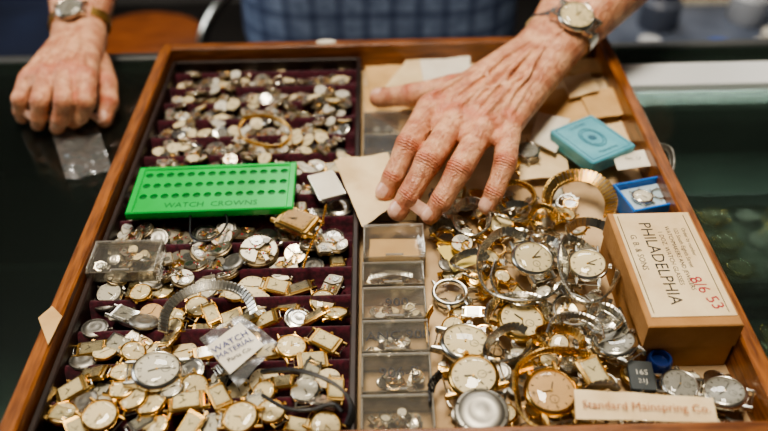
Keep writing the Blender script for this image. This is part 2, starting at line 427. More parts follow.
for px,py,me,r,rt,z in H:
    l=P(px,py,z+.003); l.z=z-.004
    l.x=min(max(l.x,xa+r),xb-r); l.y=max(l.y,ya+r)
    inst(me,'movement',pile,l,rad(rt),rad(NR.uniform(-10,10)),rad(NR.uniform(-10,10)),r); placed.append((l.x,l.y,r))
gq=[(141,168),(297,163),(293,208),(124,215)]
nrow=int((yb-ya)/PITCH)
for k in range(nrow+1):
    yc=ya+PITCH*(k+.5)
    if yc>yb-.006: yc=yb-.009
    small=yc>.545
    x=xa+.003
    while x<xb-.004:
        if small: r=R.uniform(.0078,.0104); ms=[MVS[0],LD[1],MVS[3],MVS[3],LD[0],MVS[1],MVS[2],LD[0],TS,TG,LD[1]]
        elif yc>.41: r=R.uniform(.0095,.0130); ms=[MVS[0],MVS[1],MVS[2],MVS[3],CB,MVS[3],CBS]
        else: r=R.uniform(.0092,.0120); ms=[TG,CGs,LD[2],TG,TS,CSs,MVS[3],CGs,CBS,CGs,TG,LD[2],CGs]
        y=yc+R.uniform(-.003,.003); xx=x+r
        if xx>xb-r: break
        if R.random()<.98 and clearof(xx,y,r,.74):
            inst(R.choice(ms),'movement',pile,(xx,y,.0160+R.uniform(0,.003)),R.choice((0,pi/2,pi,-pi/2))+R.uniform(-.4,.4),rad(R.uniform(-14,14)),rad(R.uniform(-14,14)),r)
            placed.append((xx,y,r)); x+=2*r*R.uniform(.80,.90)
        else: x+=r*.7
for i in range(3400):
    x=R.uniform(xa+.01,xb-.01); y=R.uniform(ya+.01,yb-.01)
    if .47<y<.54: continue
    t=abs(((y-ya)/PITCH)%1-.5)
    if y>.315 and t>.36: continue
    low=y<.40
    if low and x>-.10 and .31<y and R.random()<.6: continue
    r=R.uniform(.0062,.0084) if y>.545 else R.uniform(.0084,.0112)
    if clearof(x,y,r,.58 if low else .57):
        ms=[TG,CGs,LD[2],TS,CSs,TG,CGs,CGs,CB,TG,CBG] if low else ([MVS[0],MVS[3],LD[0],MVS[3],LD[1],MVS[1],LD[2],CBS] if y>.545 else [MVS[0],MVS[1],MVS[3],CB,MVS[2],MVS[0]])
        inst(R.choice(ms),'movement',pile,(x,y,R.uniform(.022,.027)),R.uniform(0,6.28),rad(R.uniform(-25,25)),rad(R.uniform(-25,25)),r)
        placed.append((x,y,r))
# ------------------------------------------------------------------ green crown tray
cen,w,h,an=quadfit(gq,.042)
b=MB(); M=T(cen.x,cen.y,.036,an); nx,ny=14,3; hz=.006
def holeplate(b,x0,y0,cw,ch,r,zt,zb,m,md,M):
    cx,cy=x0+cw/2,y0+ch/2; n=16; vs=[];fs=[]
    angs=sorted([2*pi*i/n for i in range(n)]+[math.atan2(sy*ch,sx*cw)%(2*pi) for sx in (-1,1) for sy in (-1,1)])
    for a in angs:
        c,s=math.cos(a),math.sin(a); k=min(cw/2/max(abs(c),1e-6),ch/2/max(abs(s),1e-6))
        vs+=[(cx+c*k,cy+s*k,zt),(cx+c*r,cy+s*r,zt),(cx+c*r*.9,cy+s*r*.9,zb)]
    n=len(angs)
    for i in range(n):
        j=(i+1)%n; fs.append([3*i,3*i+1,3*j+1,3*j]); fs.append([3*i+1,3*i+2,3*j+2,3*j+1])
    b.add(vs,fs,m,M)
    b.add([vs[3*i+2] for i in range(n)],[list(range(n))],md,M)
mw,mh=.006,.004; bandh=.011
cw=(w-2*mw)/nx; ch=(h-2*mh-bandh)/ny
for i in range(nx):
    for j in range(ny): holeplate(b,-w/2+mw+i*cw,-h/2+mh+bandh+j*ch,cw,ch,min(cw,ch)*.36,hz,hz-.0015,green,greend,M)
b.box((0,0,.0015),(w,h,.003),green,M,.001)
b.box((0,-h/2+mh+bandh/2,hz/2),(w-2*mw,bandh,hz),green,M)
for sx in (-1,1): b.box((sx*(w/2-mw/2),0,(hz+.0015)/2),(mw,h,hz+.0015),green,M,.001)
for sy in (-1,1): b.box((0,sy*(h/2-mh/2),(hz+.0015)/2),(w-2*mw,mh,hz+.0015),green,M,.001)
b.text('WATCH  CROWNS',.0090,greend,M@T(0,-h/2+mh+bandh*.5,hz+.0001),.0001)
b.obj('green_crown_tray')
b=MB(); cen,w,h,an=quadfit([(309,174),(336,168),(344,193),(317,201)],.040)
b.prism(rrect(w/2,h/2,.002),0,.003,steel,T(cen.x,cen.y,.036,an),.0006); b.prism(rrect(w/2-.001,h/2-.001,.002),.003,.0034,paperw,T(cen.x,cen.y,.036,an)); b.obj('square_watch_dial_plate')
watch('wristwatch',TT,297,219,.033,.0165,60,5,0)
b=MB(); pts=resample(catmull(PP([(326,205),(322,222),(314,238),(308,252),(303,268)],.040),12),.0017)
for i,p in enumerate(pts):
    t=(pts[min(i+1,len(pts)-1)]-pts[max(i-1,0)]).normalized(); s=t.cross(Vector((0,0,1)))
    nn=Vector((0,0,1)) if i%2 else s
    sd=t.cross(nn)
    b.tube([p+t*.0014*math.cos(a*pi/4)+sd*.0009*math.sin(a*pi/4) for a in range(8)],.0004,gold,None,5,True)
b.obj('gold_chain')
b=MB(); b.tube(catmull(PP([(190,222),(192,212),(206,208),(222,211),(227,222),(218,236),(203,241),(191,236),(190,222)],.038),8),.0008,black,None,6); b.obj('cord_loop')
b=MB(); band(b,PP([(238,128),(246,118),(266,116),(286,124),(291,135),(280,146),(262,145),(243,138),(238,128)],.038),.0045,gold,.0026,wfun=lambda f,t,p:Vector((0,0,1))); b.obj('gold_watch_bracelet')
b=MB(); band(b,PP([(163,332,.041),(166,312,.044),(180,296,.046),(205,286,.046),(232,287,.046),(248,298,.045),(255,316,.041)]),.0075,steel,.003,out=.9); b.obj('expansion_watch_bracelet')
def strap(name,pts,w):
    b=MB(); c=catmull(pts,10)
    vs=[];fs=[]
    for i,p in enumerate(c):
        t=(c[min(i+1,len(c)-1)]-c[max(i-1,0)]).normalized(); s=t.cross(Vector((0,0,1))); wd=(s*.35+Vector((0,0,.9))); wd=(wd-t*wd.dot(t)).normalized(); n=t.cross(wd)
        for a,bb in ((-1,-1),(1,-1),(1,1),(-1,1)): vs.append(p+wd*a*w/2+n*bb*.0011)
    for i in range(len(c)-1):
        for k in range(4): fs.append([4*i+k,4*i+(k+1)%4,4*i+4+(k+1)%4,4*i+4+k])
    fs.append([3,2,1,0]); k=4*(len(c)-1); fs.append([k,k+1,k+2,k+3])
    b.add(vs,fs,black); return b.obj(name)
strap('leather_watch_strap',PP([(262,372,.038),(290,370,.044),(318,376,.046),(342,390,.043),(352,408,.040),(347,426,.038)]),.005)
b=MB(); b.tube(catmull(PP([(262,395),(285,408),(310,410),(332,404),(342,412)],.042),8),.0014,black,None,8); b.obj('leather_cord')
# ------------------------------------------------------------------ sheets
def sheet(name,q,z,m,parent=None,nx=14,ny=14,crum=.001,fr_=60,th=.0004,zc=None,seed=0):
    c=[P(x,y,(zc[i] if zc else z)) for i,(x,y) in enumerate(q)]
    b=MB(); vs=[]
    for lay in (0,1):
        for j in range(ny+1):
            for i in range(nx+1):
                u,v=i/nx,j/ny; p=(c[0]*(1-u)+c[1]*u)*(1-v)+(c[3]*(1-u)+c[2]*u)*v
                d=noise.noise(Vector((p.x*fr_,p.y*fr_,seed)))*crum+noise.noise(Vector((p.x*fr_*3,p.y*fr_*3,seed)))*crum*.35
                vs.append((p.x,p.y,p.z+d+lay*-th))
    n=nx+1; o=n*(ny+1); fs=[]
    for j in range(ny):
        for i in range(nx):
            a=j*n+i; fs.append([a,a+n,a+n+1,a+1]); fs.append([o+a,o+a+1,o+a+n+1,o+a+n])
    for i in range(nx): fs.append([i,i+1,o+i+1,o+i]); a=ny*n+i; fs.append([a+1,a,o+a,o+a+1])
    for j in range(ny): a=j*n; fs.append([a+n,a,o+a,o+a+n]); a=j*n+nx; fs.append([a,a+n,o+a+n,o+a])
    b.add(vs,fs,m)
    return b.obj(name,parent,60)
e=empty('polythene_parts_bag')
sheet('bag_film',[(199,338),(240,313),(279,343),(238,388)],.0470,bagm,e,24,24,.0018,70,.0006)
sheet('bag_label',[(206,347),(240,322),(264,345),(230,374)],.0490,paperw,e,10,10,.0003,60,.0003)
b=MB(); c=P(235,348,.0496); rot=rad(36)
for i,(t,s,mm) in enumerate((('WATCH',.0072,blueink),('MATERIAL',.0060,blueink),('Parts Co.',.0048,ink))):
    b.text(t,s,mm,Matrix.Translation(c+Matrix.Rotation(rot,3,'Z')@Vector((0,-.0066*(i-1),.0002)))@Matrix.Rotation(rot,4,'Z'))
b.obj('bag_print',e)
sheet('polythene_bag',[(50,128),(98,126),(112,170),(66,180)],.005,bagm,None,24,24,.004,70,.0005)
sheet('tan_paper_tag',[(334,160),(388,153),(402,200),(362,226)],.040,paper,None,14,14,.003,40,zc=[.042,.042,.036,.038])
EN=[('manila_envelope',[(364,62),(400,56),(432,84),(370,92)],.018,papert),('paper_envelope',[(384,88),(410,55),(452,62),(430,112)],.024,paper),
('paper_envelope',[(438,64),(508,56),(520,100),(452,118)],.018,paper),('manila_envelope',[(536,70),(612,64),(622,88),(548,96)],.022,paper),
('manila_envelope',[(530,98),(578,82),(596,116),(548,132)],.026,papert),('paper_envelope',[(578,92),(622,87),(633,112),(592,118)],.029,papert),
('paper_slip',[(512,135),(562,132),(570,176),(520,180)],.022,paper),('manila_envelope',[(400,110),(432,104),(440,150),(396,158)],.024,papert),
('paper_slip',[(538,112),(570,120),(556,152),(530,140)],.030,paperw),('manila_envelope',[(364,86),(402,82),(412,112),(366,116)],.0145,papert),
('paper_slip',[(420,60),(470,56),(470,80),(424,84)],.027,paperw),('paper_envelope',[(590,110),(640,112),(652,140),(612,142)],.019,paper),
('manila_envelope',[(480,60),(560,58),(566,84),(490,88)],.015,papert),('paper_envelope',[(556,60),(604,58),(608,72),(560,76)],.027,papert),('paper_slip',[(562,78),(590,72),(600,90),(570,98)],.033,paper)]
for i,(n,q,z,m) in enumerate(EN):
    sheet(n,q,z,m,None,12,12,.002,35,.0012,seed=i)
yp=mat('yellow_paper',(222,200,120),.8)
sheet('yellow_paper_slip',[(437,248),(466,238),(480,262),(454,272)],.026,yp,None,6,6,.001)
# ------------------------------------------------------------------ clear parts boxes
def pbox(name,y0,y1,x0=-.018,x1=.030,z0=.012,z1=.030,txt=None,fill=None):
    e=empty(name); b=MB(); w=.0014
    cx,cy=(x0+x1)/2,(y0+y1)/2
    b.box((cx,cy,z0+.0006),(x1-x0,y1-y0,.0012),clearp)
    for s in (-1,1):
        b.box((cx+s*((x1-x0)/2-w/2),cy,(z0+z1)/2),(w,y1-y0,z1-z0-.0002),clearedge,None,.0003)
        b.box((cx,cy+s*((y1-y0)/2-w/2),(z0+z1)/2),(x1-x0-2*w,w,z1-z0-.0002),clearedge,None,.0003)
    b.prism([(x0,y0),(x1,y0),(x1,y1),(x0,y1)],z1,z1+.0014,clearp,None,.0005)
    b.box((cx,y1-.0015,z1+.0022),(x1-x0,.0022,.0016),clearedge,None,.0004); b.box((cx,y0+.0012,z1+.0018),(.014,.002,.0012),clearedge,None,.0003)
    for s in (-1,1): b.box((cx+s*((x1-x0)/2-.0008),cy,z1+.0018),(.0012,y1-y0-.006,.0010),clearedge,None,.0003)
    if txt: b.text(txt,.0118,ink,Matrix.Translation((cx+.002,cy-.001,z1+.0016))@Matrix.Rotation(rad(2),4,'Z')@Matrix.Shear('XY',4,(.25,0)))
    b.obj('case',e)
    if fill=='paper':
        q=MB(); q.prism([(x0+.004,y0+.004),(x1-.004,y0+.003),(x1-.005,y1-.004),(x0+.005,y1-.003)],z0+.011,z0+.013,papert,None,.0003); q.obj('paper_insert',e)
    elif fill=='mixed':
        q=MB(); band(q,[Vector((x0+.006,cy,z1-.004)),Vector((cx,cy+.004,z1-.003)),Vector((x1-.006,cy,z1-.004))],.006,steel,wfun=lambda f,t,p:Vector((0,1,0))); q.obj('bracelet_piece',e)
    rr=random.Random(y0)
    for i in range(16 if fill!='paper' else 0):
        r=rr.uniform(.0030,.0052); inst(rr.choice([MVS[0],MVS[3],LD[0],CBS,RC,MVB,RG,LD[1]]),'spare_part',e,(rr.uniform(x0+.007,x1-.007),rr.uniform(y0+.007,y1-.007),z0+.002+rr.uniform(0,.008)),rr.random()*6,rr.uniform(-.4,.4),rr.uniform(-.4,.4),r)
def yrow(py,z=.031): return P(390,py,z).y
rows=[(434,394,None,None),(392,353,'906-B',None),(351,320,'ANC 900',None),(318,287,'900',None),(284,262,None,'mixed')]
for a,bb,t,f in rows: pbox('clear_parts_box',max(yrow(a),Y0+TH+.001)+.0006,yrow(bb)-.0006,txt=t,fill=f)
pbox('clear_parts_box',yrow(258,.036)+.001,yrow(226,.036),-.017,.032,.012,.036,None,'paper')
for a,bb in ((206,182),(180,156),(154,134),(132,112)): pbox('clear_parts_box',yrow(a)+.0005,yrow(bb)-.0005,-.018,.030,.012,.030)
pbox('clear_parts_box',P(125,275,.036).y,P(125,245,.036).y,P(92,260,.036).x,P(160,260,.036).x,.0285,.0390)
# ------------------------------------------------------------------ right compartment watches
parts=empty('loose_watch_parts'); pl=[]
R2=random.Random(3)
for i in range(1400):
    x=R2.uniform(.042,.165); y=R2.uniform(.285,.515)
    if R2.random()<.35: x=R2.uniform(.04,.228); y=R2.uniform(.265,.312)
    r=R2.uniform(.005,.0110)
    if all((a-x)**2+(c-y)**2>((r+d)*.78)**2 for a,c,d in pl):
        pl.append((x,y,r))
        inst(R2.choice([RC,RC,CGs,CBS,CBS,TG,TS,CSs,RG,RC,CBG,MVB,CB,CGC,MVS[0]]),'watch_part',parts,(x,y,.014+R2.uniform(0,.004)),R2.random()*6.3,R2.uniform(-.35,.35),R2.uniform(-.35,.35),r)
watch('watch_case',RC,450,291,.020,.0140,20)
watch('wristwatch',CSC,465,343,.025,.0182,75,-4,3)
watch('wristwatch',CGC,474,376,.028,.0175,100,6,-4)
watch('watch_case_back',CB,482,410,.029,.0178,40,4,0)
watch('wristwatch',CGC,521,320,.026,.0180,60,4,4)
watch('wristwatch',CGT,551,391,.026,.0180,10,6,0,[(533,366,.034),(517,372,.034),(517,392,.03),(522,415,.028),(540,428,.028),(575,426,.028)],.007,gold)
def br(pts,w,m,z=.034,m2=None,p=.003,out=.45,wp=False):
    b=MB(); band(b,pts if wp else PP(pts,z),w,m,p,m2=m2,out=out); b.obj(('gold' if m in (gold,brass) else 'expansion')+'_watch_bracelet')
br([(514,392,.034),(519,366,.038),(540,352,.042),(566,350,.042),(592,356,.038)],.005,gold,p=.0024)
watch('wristwatch',CSC,532,258,.033,.0170,20,8,6,[(526,238),(505,231),(485,245),(479,268),(487,290),(508,300),(538,300),(560,287),(567,264),(556,243),(544,238)],.0075,steel,.040)
watch('wristwatch',CSC,588,264,.033,.0155,-10,6,-6,[(584,245),(568,238),(562,248),(560,270),(572,296),(592,303),(611,290),(620,264),(617,238),(600,224),(580,222),(566,230)],.0075,steel,.040)
watch('watch_case',RC,572,308,.026,.0150,40,10)
watch('wristwatch',TG,594,371,.030,.0125,20,10)
watch('wristwatch',CSG,616,343,.028,.0160,30,-12,-10)
watch('wristwatch',CSG,680,385,.026,.0130,80,0,0)
watch('wristwatch',CSG,726,393,.026,.0145,60,-10,-8)
watch('gold_watch_movement',MVB,462,243,.032,.0090,20,10)
watch('wristwatch',CGs,500,224,.026,.0115,20,10)
watch('wristwatch',CSG,528,150,.028,.0110,20,10,0,[(520,160,.030),(514,168,.03),(520,176,.028)],.006,gold)
# upper layer of loose pieces between the main watches
for i in range(900):
    x=R2.uniform(.046,.162); y=R2.uniform(.278,.490); r=R2.uniform(.0065,.0105)
    if y<.30 and x>.13: continue
    if all((a-x)**2+(c-y)**2>((r+d)*1.0)**2 for a,c,d in KEY):
        KEY.append((x,y,r*.9))
        inst(R2.choice([RC,RG,CGs,CBS,TG,TS,CSs,CSC,CBG,CB,CGC]),'watch_part',parts,(x,y,.023+R2.uniform(0,.005)),R2.random()*6.3,R2.uniform(-.5,.5),R2.uniform(-.5,.5),r)
br([(556,222,.028),(547,202,.034),(555,183,.038),(576,175,.040),(598,180,.040),(611,198,.036),(609,218,.030)],.0115,gold,m2=steel,p=.0036,out=.8)
br([(536,232),(530,218),(540,206),(556,212),(558,226)],.005,gold,.040)
br([(505,206),(500,192),(512,182),(530,188),(534,202),(520,210)],.005,gold,.038)
br([(588,306),(606,308),(620,318),(627,334)],.008,steel,.036)
br([(486,322),(492,304),(515,296),(540,300),(549,316)],.007,steel,.036)
br([(430,405),(432,385),(442,372)],.008,black,.032)
br([(428,345),(427,320),(434,305)],.006,gold,.029)
br([(640,165,.026),(655,148,.032),(670,150,.032),(672,170,.028),(660,182,.024)],.006,dull,.028)
br([(455,210),(470,200),(486,208),(488,226),(474,236),(458,230),(453,216)],.007,steel,.036)
br([(548,336),(556,320),(576,316),(596,324),(602,342)],.007,steel,.038)
br([(606,396),(622,399),(640,393),(650,380)],.006,steel,.030)
br([(430,232),(442,222),(456,226),(460,240)],.006,dull,.032)
br([(496,262),(492,280),(500,296),(518,306),(536,304)],.006,steel,.036)
br([(632,300),(624,285),(626,266),(634,252)],.007,steel,.034)
for (px,py,a_,b_,ro,m_) in ((508,345,.019,.012,40,steel),(470,262,.014,.010,10,steel),(560,340,.016,.011,-30,gold),(605,318,.016,.011,60,steel),(512,212,.015,.010,0,steel),(600,398,.014,.009,20,steel)):
    c=P(px,py,.037); q=[]
    for k in range(13):
        t=2*pi*k/13; v=Matrix.Rotation(rad(ro),3,'Z')@Vector((a_*math.cos(t),b_*math.sin(t),.002*math.sin(2*t))); q.append(c+v)
    br(q,.006,m_,wp=True,p=.0028,out=.5)
# blue tin
cen,w,h,an=quadfit([(559,127),(603,112),(625,147),(583,167)],.040); e=empty('blue_tin_box'); M=T(cen.x,cen.y,0,an); b=MB()
b.prism(rrect(w/2-.0008,h/2-.0008,.003),.026,.036,teal,M); b.prism(rrect(w/2,h/2,.0035),.0335,.040,teal,M,.0012)
for k_ in (1,.8): b.tube([Vector((w*.20*k_*math.cos(a*pi/12),h*.24*k_*math.sin(a*pi/12),.0402)) for a in range(24)],.0004,teald,M,4,True)
b.prism(gear(.0042,.0014,8),.0400,.0404,teald,M)
b.tube([Vector((x_*(w/2-.004),y_*(h/2-.004),.0400)) for x_,y_ in ((-1,-1),(1,-1),(1,1),(-1,1))],.0004,teald,M,4,True)
b.text('LUSTRE',.0055,teald,M@Matrix.Translation((0,h*.34,.0402))); b.text('Mainspring',.005,teald,M@Matrix.Translation((0,-h*.34,.0402)))
b.obj('tin',e)
# blue open box
cen,w,h,an=quadfit([(617,186),(668,175),(682,204),(629,213)],.034); M=T(cen.x,cen.y,0,an); b=MB()
b.box((0,0,.0195),(w,h,.002),blue,M)
for s in (-1,1):
    b.box((s*(w/2-.0012),0,.028),(.0024,h,.016),blue,M,.0005); b.box((0,s*(h/2-.0012),.028),(w-.005,.0024,.016),blue,M,.0005)
b.box((0,0,.0255),(w-.006,h-.006,.010),foam,M,.001); bo=b.obj('blue_plastic_box')
inst(CSs,'silver_watch_head',bo,(cen.x-.006,cen.y-.002,.0305),.4,0,0,.009); inst(RC,'silver_ring',bo,(cen.x+.010,cen.y+.003,.0305),.4,0,0,.007)
sheet('white_paper_label',[(612,154),(652,149),(655,165),(618,170)],.034,paperw,None,8,8,.001)
b=MB(); c=P(633,159,.0345); b.text('No. 12',.005,ink,Matrix.Translation(c+Vector((0,0,.001)))); b.obj('label_lettering')
# cardboard box
bx0,bx1,by0,by1,bz0,bz1=.1755,.2395,.324,.440,.0125,.057
e=empty('cardboard_box'); b=MB()
b.box(((bx0+bx1)/2,(by0+by1)/2,(bz0+bz1-.014)/2),(bx1-bx0-.002,by1-by0-.002,bz1-.014-bz0),kraft,None,.0008)
b.box(((bx0+bx1)/2,(by0+by1)/2,bz1-.011),(bx1-bx0,by1-by0,.022),kraft,None,.0008); b.obj('carton',e)
b=MB(); b.box(((bx0+bx1)/2+.001,(by0+by1)/2+.003,bz1+.0003),(bx1-bx0-.006,by1-by0-.010,.0006),paper)
Mb=T((bx0+bx1)/2,(by0+by1)/2+.003,bz1+.0006,rad(-90))
for t,s,yy,xx,mm in (('PHILADELPHIA',.0130,-.0075,0,ink),('G. B. & SONS',.0066,-.0195,-.010,ink),('1 DOZ. WATCH GLASSES',.0050,.002,-.004,ink),('WATCHMAKERS AND JEWELERS',.0046,.0085,-.004,ink),('122 South Eighth Street',.0044,.0145,-.014,ink),('Order by number',.0042,.0205,-.020,ink)):
    b.text(t,s,mm,Mb@Matrix.Translation((xx,yy,0)))
b.text('8/6 53',.0125,redink,Mb@Matrix.Translation((.032,.016,.0001))@Matrix.Rotation(rad(16),4,'Z')@Matrix.Shear('XY',4,(.3,0)))
for yy in (-.0255,.0255): b.tube([Mb@Vector((-.050,yy,.0)),Mb@Vector((.050,yy,.0))],.0003,ink,None,4)
b.obj('label',e)
b=MB(); c=P(658,352,.03); M=Matrix.Translation((c.x,c.y-.006,.0135)); b.lathe([(0,0),(.008,0),(.0085,.002),(.0085,.016),(.0075,.018),(.006,.018),(.0055,.014),(0,.014)],mat('navy_plastic',(22,40,90),.3),M,24); b.obj('blue_bottle_cap')
sheet('printed_paper_strip',[(574,389),(713,398),(718,422),(576,419)],.041,paper,None,16,6,.0012)
gink=mat('gold_ink',(168,100,52),.5); b=MB()
b.text('Standard Mainspring Co.',.0080,gink,Matrix.Translation(P(646,407,.0425))@Matrix.Rotation(rad(-4),4,'Z')@Matrix.Shear('XY',4,(.3,0)),.0004); b.obj('strip_lettering')
b=MB(); cen,w,h,an=quadfit([(627,357),(650,362),(660,388),(632,390)],.034); M=T(cen.x,cen.y,.030,an); b.prism(rrect(w/2,h/2,.002),0,.003,mat('slate_metal',(84,88,88),.4,.8),M,.0005); b.text('16S',.006,white,M@Matrix.Translation((0,.002,.0031))); b.text('21J',.005,white,M@Matrix.Translation((0,-.005,.0031))); b.obj('engraved_metal_tag')
sheet('paper_corner_tag',[(38,318),(52,306),(62,316),(48,345)],.0465,papert,None,6,6,.0005)
# ------------------------------------------------------------------ hands
bm=bmesh.new(); bmesh.ops.create_icosphere(bm,subdivisions=3,radius=1); ICO=[v.co.copy() for v in bm.verts]; bm.free()
def hull(balls):
    bm=bmesh.new()
    for p,r in balls:
        rr=r if isinstance(r,tuple) else (r,r,r)
        for c in ICO: bm.verts.new((p[0]+c.x*rr[0],p[1]+c.y*rr[1],p[2]+c.z*rr[2]))
    bmesh.ops.convex_hull(bm,input=bm.verts)
    bad=[v for v in bm.verts if not v.link_faces]; bmesh.ops.delete(bm,geom=bad,context='VERTS')
    bmesh.ops.recalc_face_normals(bm,faces=bm.faces)
    bm.verts.index_update(); vs=[v.co.copy() for v in bm.verts]; fs=[[v.index for v in f.verts] for f in bm.faces]; bm.free()
    return vs,fs
def blob(name,hulls,voxel,it,m,parent=None):
    V=[];F=[]
    for h in hulls:
        vs,fs=hull(h); o=len(V); V+=vs; F+=[[i+o for i in f] for f in fs]
    me=bpy.data.meshes.new('tmp'); me.from_pydata([tuple(v) for v in V],[],F); ob=bpy.data.objects.new('tmp',me); COL.objects.link(ob)
    md=ob.modifiers.new('r','REMESH'); md.mode='VOXEL'; md.voxel_size=voxel; md.use_smooth_shade=True
    sm=ob.modifiers.new('s','SMOOTH'); sm.factor=.5; sm.iterations=it
    dg=bpy.context.evaluated_depsgraph_get(); dg.update(); ev=ob.evaluated_get(dg); nm=bpy.data.meshes.new_from_object(ev)
    bpy.data.objects.remove(ob)
    nm.name=name; nm.materials.clear(); nm.materials.append(m)
    nm.polygons.foreach_set('use_smooth',[True]*len(nm.polygons))
    o=bpy.data.objects.new(name,nm); COL.objects.link(o)
    if parent: o.parent=parent
    return o
def skinmat():
    m=bpy.data.materials.new('skin'); m.use_nodes=True; nt=m.node_tree; N=nt.nodes; L=nt.links; b=N['Principled BSDF']
    tc=N.new('ShaderNodeTexCoord')
    def nz(s,d=4):
        n=N.new('ShaderNodeTexNoise'); n.inputs['Scale'].default_value=s; n.inputs['Detail'].default_value=d; L.new(tc.outputs['Object'],n.inputs['Vector']); return n
    def ramp(src,a,ca,bb,cb):
        r=N.new('ShaderNodeValToRGB'); e=r.color_ramp.elements; e[0].position=a;e[1].position=bb; e[0].color=ca+(1,);e[1].color=cb+(1,); L.new(src,r.inputs[0]); return r
    def mth(op,a,b_,c=None):
        n=N.new('ShaderNodeMath'); n.operation=op
        for i,x in enumerate((a,b_,c)):
            if x is None: continue
            if isinstance(x,(int,float)): n.inputs[i].default_value=x
            else: L.new(x,n.inputs[i])
        return n.outputs[0]
    n1=nz(70,7); r1=ramp(n1.outputs['Fac'],.36,lin((184,122,92)),.64,lin((224,172,136)))
    at=N.new('ShaderNodeAttribute'); at.attribute_name='red'
    mx=N.new('ShaderNodeMixRGB'); mx.inputs[2].default_value=lin((194,100,76))+(1,); L.new(mth('MULTIPLY',at.outputs['Fac'],.85),mx.inputs[0]); L.new(r1.outputs[0],mx.inputs[1])
    n2=nz(150,4); r2=ramp(n2.outputs['Fac'],.58,(0,0,0),.66,(1,1,1))
    m2=N.new('ShaderNodeMixRGB'); m2.inputs[2].default_value=lin((150,86,60))+(1,)
    L.new(mth('MULTIPLY',r2.outputs[0],.45),m2.inputs[0]); L.new(mx.outputs[0],m2.inputs[1])
    L.new(m2.outputs[0],b.inputs['Base Color'])
    b.inputs['Roughness'].default_value=.42; b.inputs['Subsurface Weight'].default_value=.08; b.inputs['Subsurface Scale'].default_value=.003
    b.inputs['Subsurface Radius'].default_value=(1,.35,.2)
    vo=N.new('ShaderNodeTexVoronoi'); vo.feature='DISTANCE_TO_EDGE'; vo.inputs['Scale'].default_value=330
    n3=nz(90,3)
    mxv=N.new('ShaderNodeMixRGB'); mxv.blend_type='ADD'; mxv.inputs[0].default_value=.02; L.new(tc.outputs['Object'],mxv.inputs[1]); L.new(n3.outputs['Color'],mxv.inputs[2]); L.new(mxv.outputs[0],vo.inputs['Vector'])
    cr=N.new('ShaderNodeAttribute'); cr.attribute_name='crease'
    cc=N.new('ShaderNodeAttribute'); cc.attribute_name='coord'
    w1=N.new('ShaderNodeTexWave'); w1.inputs['Scale'].default_value=65; w1.inputs['Distortion'].default_value=9; w1.inputs['Detail'].default_value=3; w1.inputs['Detail Scale'].default_value=1.2
    mp=N.new('ShaderNodeMapping'); mp.inputs['Rotation'].default_value=(0,0,rad(35)); L.new(tc.outputs['Object'],mp.inputs[0]); L.new(mp.outputs[0],w1.inputs['Vector'])
    h=mth('MULTIPLY',vo.outputs['Distance'],1.0)
    h=mth('MULTIPLY_ADD',nz(600,3).outputs['Fac'],.45,h)
    h=mth('MULTIPLY_ADD',w1.outputs['Fac'],.5,h)
    h=mth('MULTIPLY_ADD',nz(120,3).outputs['Fac'],1.2,h)
    sn=mth('SINE',mth('MULTIPLY_ADD',nz(260,2).outputs['Fac'],7.,cc.outputs['Fac']),0)
    h=mth('MULTIPLY_ADD',mth('MULTIPLY',sn,cr.outputs['Fac']),.55,h)
    bp=N.new('ShaderNodeBump'); bp.inputs['Strength'].default_value=.8; bp.inputs['Distance'].default_value=.0009; L.new(h,bp.inputs['Height']); L.new(bp.outputs[0],b.inputs['Normal'])
    return m
skin=skinmat()
nailm=mat('fingernail',(230,190,168),.25,c2=(218,168,146),ns=200,coat=.3)
def lerp(a,b,t): return a*(1-t)+b*t
